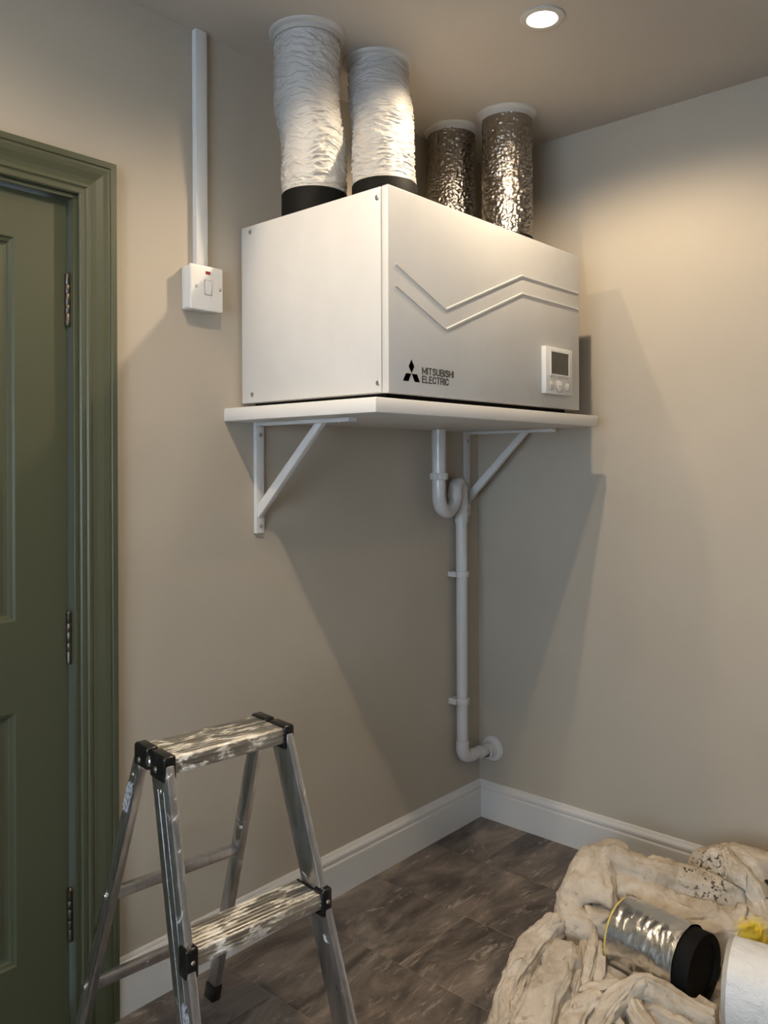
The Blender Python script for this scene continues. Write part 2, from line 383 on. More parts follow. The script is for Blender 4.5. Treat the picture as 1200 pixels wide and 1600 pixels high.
# ------------------------------------------------------------------ shelf and brackets
SX0, SX1, SY, SZ0, SZ1 = -1.182, -.118, -.553, 1.434, 1.469
tag(boxo('wall_shelf', (SX0, SX1, SY, 0, SZ0, SZ1), SHELF, None, .003, 2), 'thick white shelf board carrying the ventilation unit', 'shelf')
def bracket(xc, label):
    t = thing('shelf_bracket', label, 'bracket', (xc, 0, SZ0), 0, 'white steel shelf brackets')
    w = .015; th = .012
    boxo('upright', (-w, w, -th, 0, -.308, 0), WPLAS, t, .002)
    boxo('arm', (-w, w, -.37, -th, -.010, 0), WPLAS, t, .002)
    bm = bmesh.new(); q = .009
    hexa(bm, [(-q, -th, -.262), (q, -th, -.262), (q, -th, -.232), (-q, -th, -.232), (-q, -.285, -.010), (q, -.285, -.010), (q, -.262, -.010), (-q, -.262, -.010)][0:8], 0)
    bm.free(); bm = bmesh.new()
    def pt(x, y, z): return (x, y, z)
    lo0, lo1, hi0, hi1 = (-th, -.266), (-th, -.226), (-.268, -.010), (-.240, -.010)
    hexa(bm, [(-q, *lo0), (q, *lo0), (q, *lo1), (-q, *lo1), (-q, *hi0), (q, *hi0), (q, *hi1), (-q, *hi1)], .0015)
    obj('brace', bm, WPLAS, t, True)
    for z in (-.034, -.288): screw(t, (.002, -th, z), (0, -1, 0), .006)
    screw(t, (0, -.325, -.010), (0, 0, -1), .006)
bracket(-1.066, 'white steel bracket under the shelf end beside the wall switch')
bracket(-.082, 'white steel bracket under the shelf behind the drain trap')

# ------------------------------------------------------------------ ventilation unit
UX0, UX1, UY0, UY1, UZ0, UZ1 = -1.129, -.227, -.545, -.012, 1.484, 1.962
un = thing('ventilation_unit', 'white boxy heat recovery ventilation unit standing on the wall shelf', 'ventilation unit', (UX0, UY0, SZ1))
def ub(name, b, m, parent=un, bev=0, seg=2):
    b = (b[0]-UX0, b[1]-UX0, b[2]-UY0, b[3]-UY0, b[4]-SZ1, b[5]-SZ1)
    return boxo(name, b, m, parent, bev, seg)
def up(x, y, z): return (x-UX0, y-UY0, z-SZ1)
ub('casing', (UX0+.003, UX1, UY0+.022, UY1, UZ0, UZ1), UNIT, un, .002)
ub('base_frame', (UX0+.03, UX1-.03, UY0+.035, UY1-.02, SZ1, UZ0), BLACK)
fp = ub('front_panel', (UX0, UX1, UY0, UY0+.0205, UZ0-.002, UZ1+.001), UNIT, un, .003)
sp = ub('side_panel', (UX0, UX0+.0028, UY0+.0225, UY1, UZ0, UZ1), UNIT, un, .0012)
for y, z in ((-.050, 1.946), (-.512, 1.938), (-.056, 1.506), (-.512, 1.506)): screw(sp, up(UX0, y, z), (-1, 0, 0), .0065)
def rib(pts):
    bm = bmesh.new(); yb = UY0
    P = [Vector((x, 0, z)) for x, z in pts]; w = .0040; rows = []
    for i, p in enumerate(P):
        if i == 0: d = (P[1]-P[0]).normalized(); nn = Vector((-d.z, 0, d.x)); k = 1
        elif i == len(P)-1: d = (P[-1]-P[-2]).normalized(); nn = Vector((-d.z, 0, d.x)); k = 1
        else:
            d0 = (p-P[i-1]).normalized(); d1 = (P[i+1]-p).normalized(); n0 = Vector((-d0.z, 0, d0.x)); n1 = Vector((-d1.z, 0, d1.x))
            nn = (n0+n1).normalized(); k = 1/nn.dot(n0)
        rows.append([bm.verts.new(up(*(p + nn*(s*w*k) + Vector((0, yb-h, 0))))) for s, h in ((-1, -.001), (-.45, .0026), (.45, .0026), (1, -.001))])
    for A, B in zip(rows, rows[1:]):
        for k in range(4): bm.faces.new((A[k], A[(k+1) % 4], B[(k+1) % 4], B[k]))
    bm.faces.new(rows[0][::-1]); bm.faces.new(rows[-1])
    obj('embossed_rib', bm, UNIT, fp)
rib([(-1.103, 1.783), (-.911, 1.703), (-.559, 1.846), (UX1-.002, 1.846)])
rib([(-1.103, 1.733), (-.911, 1.653), (-.559, 1.796), (UX1-.002, 1.796)])
# emblem: three rhombi, and the lettering
bm = bmesh.new()
def flat(pts):
    v = [bm.verts.new(up(x, UY0-.0006, z)) for x, z in pts]; bm.faces.new(v)
ex, ez = -1.0475, 1.5315
flat([(ex, ez+.002), (ex+.0105, ez+.0175), (ex, ez+.034), (ex-.0105, ez+.0175)])
flat([(ex-.001, ez), (ex-.021, ez), (ex-.0315, ez-.0185), (ex-.0115, ez-.0185)])
flat([(ex+.001, ez), (ex+.021, ez), (ex+.0315, ez-.0185), (ex+.0115, ez-.0185)])
bmesh.ops.solidify(bm, geom=bm.faces[:], thickness=.0004)
tag(obj('emblem', bm, DARK, fp), 'dark grey three-diamond emblem')
GLYPH = {  # stroke letters: width, list of polylines in a unit-high box
    'M': (.84, [[(0, 0), (0, 1), (.42, .22), (.84, 1), (.84, 0)]]), 'I': (0, [[(0, 0), (0, 1)]]), 'T': (.64, [[(0, 1), (.64, 1)], [(.32, 1), (.32, 0)]]),
    'S': (.60, [[(.58, .80), (.50, .93), (.32, 1), (.12, .95), (.03, .80), (.08, .64), (.30, .53), (.52, .42), (.59, .26), (.50, .07), (.29, 0), (.10, .06), (.01, .22)]]),
    'U': (.62, [[(0, 1), (0, .24), (.08, .07), (.31, 0), (.54, .07), (.62, .24), (.62, 1)]]), 'H': (.62, [[(0, 0), (0, 1)], [(.62, 0), (.62, 1)], [(0, .52), (.62, .52)]]),
    'B': (.62, [[(0, 0), (0, 1), (.42, 1), (.57, .90), (.57, .64), (.42, .53), (0, .53)], [(.42, .53), (.62, .40), (.62, .13), (.45, 0), (0, 0)]]),
    'E': (.54, [[(.54, 1), (0, 1), (0, 0), (.54, 0)], [(0, .53), (.50, .53)]]), 'L': (.50, [[(0, 1), (0, 0), (.50, 0)]]),
    'C': (.64, [[(.63, .74), (.55, .93), (.34, 1), (.12, .92), (.01, .70), (0, .32), (.10, .08), (.33, 0), (.55, .07), (.64, .27)]]),
    'R': (.62, [[(0, 0), (0, 1), (.42, 1), (.58, .90), (.58, .62), (.42, .50), (0, .50)], [(.40, .50), (.55, .36), (.62, 0)]])}
def lettering(body, x, z, h, width):
    gap = .27; tot = sum(GLYPH[c][0] for c in body)+gap*(len(body)-1); kx = width/tot; hw_ = .0014
    bm = bmesh.new(); pen = 0
    for c in body:
        for line in GLYPH[c][1]:
            pts = [Vector((x+(pen+a_)*kx, z+b__*h)) for a_, b__ in line]
            for p, q in zip(pts, pts[1:]):
                d = (q-p).normalized()*hw_; n_ = Vector((-d.y, d.x)); p, q = p-d*.8, q+d*.8
                ring = [p-n_, q-n_, q+n_, p+n_]
                hexa(bm, [up(v.x, UY0-.0008, v.y) for v in ring]+[up(v.x, UY0+.0002, v.y) for v in ring])
        pen += GLYPH[c][0]+gap
    tag(obj('lettering', bm, DARK, fp), 'dark grey lettering reading ' + body)
lettering('MITSUBISHI', -1.006, 1.5345, .0150, .124)
lettering('ELECTRIC', -1.006, 1.5140, .0150, .103)
# wall controller clipped to the front panel
ct = ub('controller', (-.456, -.300, UY0-.016, UY0, 1.521, 1.659), WPLAS, un, .002)
tag(ct, 'flat white controller with dark screen')
fy = UY0-.016
bm = bmesh.new()    # raised bezel round the screen
for bb in ((-.432, -.427, 1.576, 1.649), (-.325, -.320, 1.576, 1.649), (-.427, -.325, 1.576, 1.580), (-.427, -.325, 1.645, 1.649)):
    box(bm, *(np.array([bb[0], bb[1]])-UX0), fy-.002-UY0, fy-UY0, bb[2]-SZ1, bb[3]-SZ1)
obj('screen_bezel', bm, WPLAS, ct)
ub('screen', (-.427, -.325, fy-.0006, fy+.0004, 1.580, 1.645), SCREEN, ct)
for x, rr in ((-.426, .0155), (-.379, .020), (-.331, .0145)):
    bt = lobj('button', up(x, fy, 1.5465), (0, -1, 0), [(rr, 0), (rr, .0008), (rr-.0022, .0008), (rr-.0022, 0)], GREYB, ct, 28, True)
    lobj('button_cap', up(x, fy, 1.5465), (0, -1, 0), [(rr-.003, 0), (rr-.003, .0012), (rr-.005, .0018), (0, .0018)], WPLAS, bt, 28)
    ub('button_mark', (x-.004, x+.004, fy-.0024, fy-.0016, 1.545, 1.548), GREYB, bt)
    ub('button_mark', (x-.004, x+.004, fy-.0008, fy, 1.5695, 1.5725), GREYB, bt)
# duct spigots on top of the unit
DUCTS = [  # ceiling centre, unit centre, radius, kind
    ((-1.058, -.203), (-1.018, -.185), .086, 'w'), ((-.818, -.236), (-.925, -.355), .084, 'w'),
    ((-.300, -.108), (-.378, -.152), .080, 'f'), ((-.282, -.318), (-.335, -.352), .080, 'f')]
HC = {d_[1]: h_ for d_, h_ in zip(DUCTS, (.078, .088, .060, .068))}
for (tx, ty), (bx_, by_), rd, kd in DUCTS:
    rs = rd+.003; hc = HC[(bx_, by_)]
    lobj('spigot', up(bx_, by_, UZ1-.001), (0, 0, 1), [(rs+.004, 0), (rs+.004, .012), (rs, .014), (rs, hc-.003), (rs-.002, hc), (rs-.012, hc), (rs-.012, 0)], BLACK, un, 48, True)
# ------------------------------------------------------------------ flexible ducts
def wrinkle(p, th, s, kind, seed, L):
    c, sn = math.cos(th), math.sin(th); z = s*L
    def rdg(x, y, zz): return max(0, 1-abs(noise.noise(Vector((x, y, zz)))*2.6))
    if kind == 'w':
        warp = .014*noise.noise(Vector((c*1.6+seed, sn*1.6, z*8)))+.005*noise.noise(Vector((c*4+seed, sn*4, z*20)))
        a = rdg(c*1.5+seed, sn*1.5, (z+warp)*75); a2 = rdg(c*3.2+seed+3, sn*3.2, (z+warp*1.5)*120)
        g = noise.noise(Vector((c*2+seed, sn*2, z*9+9)))
        k = .55+.8*max(0, noise.noise(Vector((c*1.5+seed+5, sn*1.5, z*6)))+.3+(.4*max(0, (s-.6)/.4)))
        return (a*.0042+a2*.0026-.0030)*k*1.15 + g*.0026
    warp = .02*noise.noise(Vector((c*3+seed, sn*3, z*12)))
    a = rdg(c*3+seed, sn*3, (z+warp)*70); a2 = rdg(c*7+seed+3, sn*7, z*60); b = rdg(c*8+seed, sn*8, z*7)
    return a*.0024+a2*.0026+b*.0016-.003
def duct_mesh(pts, rad, kind, seed, n=120, m=170):
    P = [Vector(p) for p in pts]
    # Catmull-Rom
    def cr(t):
        k = min(int(t*(len(P)-1)), len(P)-2); q = t*(len(P)-1)-k
        p0, p1, p2, p3 = P[max(k-1, 0)], P[k], P[k+1], P[min(k+2, len(P)-1)]
        return .5*((2*p1)+(p2-p0)*q+(2*p0-5*p1+4*p2-p3)*q*q+(3*p1-p0-3*p2+p3)*q**3)
    bm = bmesh.new(); L = sum((P[i+1]-P[i]).length for i in range(len(P)-1)); rows = []
    s, _ = frame_of(Vector((0, 0, -1)))
    for i in range(m+1):
        t = i/m; p = cr(t); d = Vector((0, 0, -1))
        s = (s-d*s.dot(d)).normalized(); w = d.cross(s); fade = min(1, (1-t)*9+.25, t*9+.3)
        rows.append([])
        for k in range(n):
            th = 2*PI*k/n
            rr = rad + fade*wrinkle(p, th, t, kind, seed, L)
            rows[-1].append(bm.verts.new(p + rr*(math.cos(th)*s + math.sin(th)*w)))
    for A, B in zip(rows, rows[1:]):
        for k in range(n): bm.faces.new((A[k], A[(k+1) % n], B[(k+1) % n], B[k]))
    return bm
DL = ['white wrinkled insulated duct nearest the cable trunking, kinked midway', 'white wrinkled insulated duct between the other white duct and the foil ducts',
      'shiny foil duct tucked back against the wall behind the other foil duct', 'shiny foil duct rising from the unit end nearest the room corner, full length showing']
for i, ((tx, ty), (bx_, by_), rd, kd) in enumerate(DUCTS):
    zb_ = UZ1 + HC[(bx_, by_)]
    t = thing('flexible_duct', DL[i], 'duct', (bx_, by_, zb_), 0, 'insulated flexible ducts above the unit')
    O = Vector((bx_, by_, zb_)); top = Vector((tx, ty, H-.004))-O; bot = Vector((0, 0, 0))
    mids = [top.lerp(bot, k) for k in (.22, .40, .52, .66, .83)]
    if i == 0:
        for q, dx in zip(mids, (-.006, -.011, -.005, .004, .002)): q.x += dx*.66; q.y -= dx*.75
    elif i == 1:
        for q, dx in zip(mids, (.0, .003, .003, .0, -.002)): q.x += dx*.66; q.y -= dx*.75
    o = obj('duct_sleeve', duct_mesh([top]+mids+[bot], rd, kd, i*11.7, n=180, m=300), SLEEVE if kd == 'w' else FOIL, t)
    o.data.polygons.foreach_set('use_smooth', [True]*len(o.data.polygons))
    rr = rd+.003
    lobj('ceiling_collar', (top.x, top.y, H-O.z), (0, 0, -1), [(rr-.004, 0), (rr-.002, .022), (rr+.0015, .022), (rr+.002, .010), (rr+.006, .008), (rr+.011, .006), (rr+.013, .003), (rr+.0135, 0)], FLANGE, t, 64, True)

# ------------------------------------------------------------------ drain pipe
dp = thing('drain_pipe', 'white plastic condensate drain pipe with swan-neck trap in the corner', 'pipe', (-.156, -.036, .262))
DO = Vector((-.156, -.036, .262))
def dpt(*p): return Vector(p)-DO
I, Rr, Dn = (-.325, -.066), (-.216, -.052), (-.156, -.036)
def tub(name, pts, rad, parent=dp, n=28):
    bm = bmesh.new(); tube(bm, pts, rad, n); return obj(name, bm, PVC, parent, True)
tub('inlet_pipe', [dpt(*I, SZ0), dpt(*I, 1.29)], .0245)
path = [dpt(*I, 1.29), dpt(*I, 1.23), dpt(*I, 1.205)]
cx, cy = (I[0]+Rr[0])/2, (I[1]+Rr[1])/2; hx, hy = (I[0]-Rr[0])/2, (I[1]-Rr[1])/2; R0 = math.hypot(hx, hy)
for k in range(1, 16):
    a = PI*k/16; path.append(dpt(cx+hx*math.cos(a), cy+hy*math.cos(a), 1.205-R0*math.sin(a)))
path += [dpt(*Rr, 1.205), dpt(*Rr, 1.225)]
tr_ = tub('trap', path, .0235)
lobj('joint_ring', dpt(*Rr, 1.192), (0, 0, 1), [(.022, 0), (.0262, 0), (.0268, .002), (.0268, .020), (.0262, .022), (.022, .022)], PVC, dp, 32, True)
path = [dpt(*Rr, 1.205), dpt(*Rr, 1.214)]
cx, cy = (Rr[0]+Dn[0])/2, (Rr[1]+Dn[1])/2; hx, hy = (Rr[0]-Dn[0])/2, (Rr[1]-Dn[1])/2; R1 = math.hypot(hx, hy)
for k in range(1, 14):
    a = PI*k/14; path.append(dpt(cx+hx*math.cos(a), cy+hy*math.cos(a), 1.214+R1*math.sin(a)))
path += [dpt(*Dn, 1.214), dpt(*Dn, 1.13)]
tub('return_bend', path, .0250, tr_)
cp = lobj('coupling_nut', dpt(*I, 1.262), (0, 0, 1), [(.021, 0), (.029, .001), (.030, .003), (.030, .022), (.029, .024), (.021, .024)], PVC, dp, 40, True)
for k in range(12):
    a = 2*PI*k/12; ca, sa = math.cos(a), math.sin(a); p = dpt(*I, 1.262)
    bm = bmesh.new(); tube(bm, [p+Vector((ca*.0298, sa*.0298, .003)), p+Vector((ca*.0298, sa*.0298, .021))], .0018, 6); obj('grip_rib', bm, PVC, cp)
lobj('socket', dpt(*Dn, 1.105), (0, 0, 1), [(.020, 0), (.0245, 0), (.0252, .003), (.0252, .034), (.0235, .037), (.020, .037)], PVC, dp, 36, True)
tub('down_pipe', [dpt(*Dn, 1.13), dpt(*Dn, .30)], .0205)
elb = [dpt(*Dn, .325)] + bez(dpt(*Dn, .300), dpt(*Dn, .262), dpt(Dn[0]+.040, Dn[1]-.005, .261), 8) + [dpt(Dn[0]+.052, Dn[1]-.007, .261)]
tub('elbow', elb, .0240)
tub('outlet_pipe', [dpt(Dn[0]+.045, Dn[1]-.006, .261), dpt(-.002, -.060, .260)], .0205)
ad = Vector((.154, -.024, 0)).normalized()
lobj('joint_ring', dpt(-.075, -.0485, .2605), ad, [(.0200, 0), (.0235, 0), (.0242, .002), (.0242, .008), (.0235, .010), (.0200, .010)], PVC, dp, 32, True)
lobj('wall_rose', dpt(0, -.060, .260), (-1, 0, 0), [(.0, 0), (.047, 0), (.047, .004), (.043, .009), (.030, .012), (.027, .016), (.0262, .045), (.0215, .046)], PVC, dp, 40)
for z in (.922, .466):
    cl = lobj('pipe_clip', dpt(*Dn, z-.010), (0, 0, 1), [(.0205, 0), (.0262, 0), (.0272, .002), (.0272, .018), (.0262, .020), (.0205, .020)], PVC, dp, 36, True)
    bm = bmesh.new(); p = dpt(Dn[0]-.024, 0, z)
    box(bm, p.x-.012, p.x+.006, -.034-DO.y, 0-DO.y, p.z-.010, p.z+.010, .0015)
    box(bm, p.x+.012, p.x+.040, -.018-DO.y, 0-DO.y, p.z-.010, p.z+.010, .0015); obj('clip_lug', bm, PVC, cl, True)
    screw(cl, (p.x-.004, -.034-DO.y, p.z), (0, -1, 0), .0035, GREYB, 'clip_screw')

# ------------------------------------------------------------------ cable trunking and switch
tk = thing('cable_trunking', 'white square mini trunking running from the ceiling to the switch', 'trunking', (-1.263, 0, 1.828))
boxo('trunking_base', (-.0165, .0165, -.014, 0, 0, H-1.8285), WPLAS, tk, .0008, 1)
boxo('trunking_lid', (-.0175, .0175, -.019, -.0135, 0, H-1.8285), WPLAS, tk, .0015, 2)
sw = thing('wall_switch', 'white square switch in a surface back box with red neon', 'switch', (-1.268, 0, 1.772))
bm = bmesh.new(); box(bm, -.048, .048, -.036, 0, -.056, .056, .006, 4); obj('back_box', bm, WPLAS, sw, True)
bm = bmesh.new(); box(bm, -.051, .051, -.046, -.0365, -.058, .058, .004, 4); obj('faceplate', bm, WPLAS, sw, True)
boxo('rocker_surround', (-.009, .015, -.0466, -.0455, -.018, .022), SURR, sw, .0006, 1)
bm = bmesh.new(); hexa(bm, [(-.0065, -.0475, -.0155), (.0125, -.0475, -.0155), (.0125, -.044, -.0155), (-.0065, -.044, -.0155), (-.0065, -.0515, .0195), (.0125, -.0515, .0195), (.0125, -.044, .0195), (-.0065, -.044, .0195)], .0008, 1)
obj('rocker', bm, WPLAS, sw, True)
boxo('neon', (-.005, .010, -.0472, -.045, .036, .044), NEON, sw, .0006, 1)
for x in (-.034, .040): screw(sw, (x, -.046, .002), (0, -1, 0), .0042)

# ------------------------------------------------------------------ step ladder
LX0, LX1, LYF, LYB, LZ = -1.670, -1.377, -.4795, -.3578, .767
SXS, SF, SB, LYAW = .049, .328, .363, -.110
LC = Vector(((LX0+LX1)/2, (LYF+LYB)/2, 0))
la = thing('step_ladder', 'paint-splashed aluminium step ladder standing open by the green door', 'ladder', LC, LYAW)
hw = (LX1-LX0)/2; hy_ = (LYB-LYF)/2
def FX(z): return hw + SXS*(LZ-z)
def FY(z): return -hy_ - SF*(LZ-z)
def BY(z): return hy_ + SB*(LZ-z)
def leg(sd, rear, z0, z1):
    bm = bmesh.new(); fl_ = .017 if not rear else .018; wb = .068 if not rear else .036
    def ring(z):
        xo = sd*FX(z) - sd*(.002); xi = xo - sd*fl_
        if rear: y1_ = BY(z); y0_ = y1_-wb
        else: y0_ = FY(z); y1_ = y0_+wb
        return [(xo, y0_, z), (xi, y0_, z), (xi, y1_, z), (xo, y1_, z)]
    hexa(bm, ring(z0)+ring(z1), .003, 2)
    l = obj('leg', bm, ALU, la, True)
    bm = bmesh.new(); e = .003
    def ring2(z): return [(x+(e if k in ((0, 3) if sd > 0 else (1, 2)) else -e), y+(-e if k < 2 else e), z) for k, (x, y, z) in enumerate(ring(z))]
    hexa(bm, ring2(0)+ring2(z0+.035), .004, 2)
    obj('rubber_foot', bm, CAPB, l, True)
    bm = bmesh.new()     # groove ribs on the outer web of each leg
    for q in (.33, .66):
        pts = []
        for z in (z0+.03, z1-.05):
            R_ = ring(z); a_, b__ = Vector(R_[0]), Vector(R_[3]); pts.append(a_.lerp(b__, q))
        tube(bm, pts, .0006, 6)
    obj('leg_rib', bm, ALU, l)
    return l
ZT = LZ-.012
legs = {(sd, rr): leg(sd, rr, .012, ZT) for sd in (-1, 1) for rr in (False, True)}
bm = bmesh.new(); box(bm, -hw+.020, hw-.020, -hy_, hy_-.004, LZ-.034, LZ, .005, 3)
for q in range(3): box(bm, -hw+.021, hw-.021, -hy_-.0016, -hy_+.002, LZ-.012-q*.008, LZ-.010-q*.008)
obj('top_step', bm, TREAD, la, True)
for sd in (-1, 1):
    for y0_, y1_, zz in ((-hy_-.004, -.004, .046), (.006, hy_+.002, .040)):
        bm = bmesh.new(); xa, xb = sorted((sd*(hw+.003), sd*(hw-.024)))
        box(bm, xa, xb, y0_, y1_, LZ-zz, LZ+.004, .006, 4); cp_ = obj('corner_cap', bm, CAPB, la, True)
        screw(cp_, (sd*(hw+.003), (y0_+y1_)/2+.004, LZ-.026), (sd, 0, 0), .006)
    lobj('hinge_pin', (sd*(hw-.004), .001, LZ-.020), (sd, 0, 0), [(0, 0), (.010, 0), (.010, .005), (.007, .008), (0, .008)], ALU, la, 20)
    screw(legs[sd, False], (sd*FX(LZ-.062), FY(LZ-.062)+.030, LZ-.062), (sd, 0, 0), .005)
    screw(legs[sd, True], (sd*FX(LZ-.062), BY(LZ-.062)-.018, LZ-.062), (sd, 0, 0), .005)
for zt in (.454, .140):
    yf = FY(zt)-.004; xx = FX(zt)
    bm = bmesh.new(); box(bm, -xx+.020, xx-.020, yf, yf+.086, zt-.030, zt, .004, 3)
    for q in range(2): box(bm, -xx+.021, xx-.021, yf-.0016, yf+.002, zt-.013-q*.008, zt-.011-q*.008)
    obj('tread', bm, TREAD, la, True)
    for sd in (-1, 1):
        bm = bmesh.new(); xa, xb = sorted((sd*(xx+.002), sd*(xx-.024)))
        box(bm, xa, xb, yf-.006, yf+.026, zt-.046, zt+.010, .006, 4)
        xa, xb = sorted((sd*(xx-.018), sd*(xx-.024))); box(bm, xa, xb, yf+.016, yf+.084, zt-.034, zt+.0015, .001, 1)
        tc_ = obj('tread_cap', bm, CAPB, la, True)
        screw(tc_, (sd*(xx-.011), yf-.006, zt-.015), (0, -1, 0), .004)
for zr in (.430, .210):
    xx = FX(zr); yb = BY(zr)-.027
    boxo('rear_rung', (-xx+.006, xx-.006, yb, yb+.020, zr-.0115, zr+.0115), ALU, la, .004, 2)
    for sd in (-1, 1):
        lobj('bolt', (sd*(xx-.003), yb+.012, zr), (sd, 0, 0), [(0, 0), (.008, 0), (.008, .004), (.005, .007), (0, .007)], SCREW, la, 16)
def sticker(sd, rear, zc, hgt, off):
    bm = bmesh.new()
    pts = []
    for z in (zc-hgt/2, zc+hgt/2):
        for q in (off, off+.024): pts.append((sd*(FX(z)-.0012), (BY(z)-.034+q) if rear else FY(z)+q, z))
    v = [bm.verts.new(pts[i]) for i in (0, 1, 3, 2)]; bm.faces.new(v)
    bmesh.ops.solidify(bm, geom=bm.faces[:], thickness=.0004)
    tag(obj('sticker', bm, STICK, legs[sd, rear]), 'scuffed white paper label with dark print')
sticker(-1, True, LZ-.112, .062, .008)
sticker(-1, False, LZ-.435, .075, .012)

# ------------------------------------------------------------------ dust sheet
CARVE = [((-.583, -.856), (-.607, -1.070), .122, .088), ((-.6475, -1.129), (-.585, -1.52), .142, .098)]
def cloth():
    CX0, CX1, CY0, CY1, ST = -1.06, -.022, -1.95, -.42, .0045
    xs = np.arange(CX0, CX1, ST); ys = np.arange(CY0, CY1, ST); X, Y = np.meshgrid(xs, ys, indexing='ij')
    rng = np.random.RandomState(3)
    def vn(sc, seed, ax=1, ay=1):                       # smooth value noise
        rs = np.random.RandomState(seed); G_ = rs.rand(64, 64)
        U = ((X+5)*sc*ax); V = ((Y+5)*sc*ay); iu = np.floor(U).astype(int); iv = np.floor(V).astype(int); fu = U-iu; fv = V-iv
        fu = fu*fu*(3-2*fu); fv = fv*fv*(3-2*fv); g = lambda a, b: G_[a % 64, b % 64]
        return (g(iu, iv)*(1-fu)+g(iu+1, iv)*fu)*(1-fv)+(g(iu, iv+1)*(1-fu)+g(iu+1, iv+1)*fu)*fv*1.0
    wx = (vn(7, 1)-.5)*.03+(vn(19, 2)-.5)*.008; wy = (vn(7, 3)-.5)*.03+(vn(19, 4)-.5)*.008
    Xw, Yw = X+wx, Y+wy
    Z = np.full_like(X, -.02); AL = np.zeros_like(X); SD = np.zeros_like(X); GP = np.ones_like(X); NF = 0
    def fold(pts, r0, lean=0, p=.62):
        """pts: (x, y, top height); r0 half width"""
        nonlocal Z, AL, SD, GP, NF
        best = np.full_like(X, -1.); al = np.zeros_like(X); sdd = np.zeros_like(X); run = 0
        for (xa, ya, za), (xb, yb, zb) in zip(pts, pts[1:]):
            dx, dy_ = xb-xa, yb-ya; L2 = dx*dx+dy_*dy_; L = math.sqrt(L2)
            t = np.clip(((Xw-xa)*dx+(Yw-ya)*dy_)/L2, 0, 1)
            ex, ey = Xw-(xa+t*dx), Yw-(ya+t*dy_); side = (ex*dy_-ey*dx)/L
            d = np.sqrt(ex**2+ey**2)/r0; d = d*(1+lean*np.sign(side))
            h = (za+t*(zb-za)); hh = np.where(d < 1, h*np.clip(1-d*d, 0, 1)**p, -1); up_ = hh > best
            best = np.where(up_, hh, best); al = np.where(up_, run+t*L, al); sdd = np.where(up_, side, sdd); run += L
        NF += 1; mk = best > Z; AL = np.where(mk, al+NF*.83, AL); SD = np.where(mk, sdd+NF*.37, SD); GP = np.where(mk, best-Z, np.minimum(GP, Z-best))
        k = .003; a = np.maximum(Z, best); b = np.minimum(Z, best)      # slightly rounded crease
        Z = a + np.where(a > 0, k*np.exp(-(a-b)/k)*.5, 0)
    F = FOLDS
    for pts, r0, lean, p in F: fold([(x, y, z*.72 if z > .06 else z) for x, y, z in pts], r0, lean, p)
    body = np.clip(Z/.05, 0, 1)
    def rd(sc, seed, ax=1, ay=1): return np.clip(1-np.abs(vn(sc, seed, ax, ay)-.5)*7, 0, 1)
    U0, V0 = X, Y
    X, Y = AL+wx*.6, SD+wy*.6; w1 = rd(9, 11, .55, 4.0); w2 = rd(15, 12, .9, 4.5); X, Y = U0, V0
    fade = np.clip(GP/.015, 0, 1)
    wr = (w1*.0075+w2*.0035-.003)*fade+(vn(40, 13)-.5)*.002
    Z = Z + wr*body
    for (ax, ay), (bx2, by2), zc, rad in CARVE:         # the sheet gives way under the ducts lying on it
        dx, dy_ = bx2-ax, by2-ay; L = math.hypot(dx, dy_); t = ((X-ax)*dx+(Y-ay)*dy_)/L; sd = np.abs((X-ax)*dy_-(Y-ay)*dx)/L
        under = (t > -.015) & (t < L+.015) & (sd < rad+.004)
        lim = zc - np.sqrt(np.clip((rad+.004)**2-sd**2, 0, None)) - .001
        Z = np.where(under, np.minimum(Z, np.maximum(lim, .003)), Z)
    Z = np.where(Z < .001, -.02, Z)
    idx = -np.ones(X.shape, int); verts = []; faces = []
    keep = Z > -.01
    k3 = keep.copy(); k3[1:] |= keep[:-1]; k3[:-1] |= keep[1:]; k3[:, 1:] |= keep[:, :-1]; k3[:, :-1] |= keep[:, 1:]
    ii = np.argwhere(k3)
    for n_, (i, j) in enumerate(ii): idx[i, j] = n_
    verts = [(X[i, j], Y[i, j], max(Z[i, j], .0012)) for i, j in ii]
    for i, j in ii:
        if i+1 < X.shape[0] and j+1 < X.shape[1]:
            q = (idx[i, j], idx[i+1, j], idx[i+1, j+1], idx[i, j+1])
            if min(q) >= 0 and (keep[i, j] or keep[i+1, j] or keep[i+1, j+1] or keep[i, j+1]): faces.append(tuple(int(a) for a in q))
    # loose folds of the same sheet, rolled over the heap
    for si, (pts, ws, h, tilt, sq) in enumerate(STRIPS):
        P = [Vector(p) for p in pts]; m = max(24, int(sum((P[i+1]-P[i]).length for i in range(len(P)-1))/.0045)); n = 34; base = len(verts)
        def at(t):
            k = min(int(t*(len(P)-1)), len(P)-2); q = t*(len(P)-1)-k
            p0, p1, p2, p3 = P[max(k-1, 0)], P[k], P[k+1], P[min(k+2, len(P)-1)]
            return .5*((2*p1)+(p2-p0)*q+(2*p0-5*p1+4*p2-p3)*q*q+(3*p1-p0-3*p2+p3)*q**3), ws[k]+(ws[k+1]-ws[k])*q
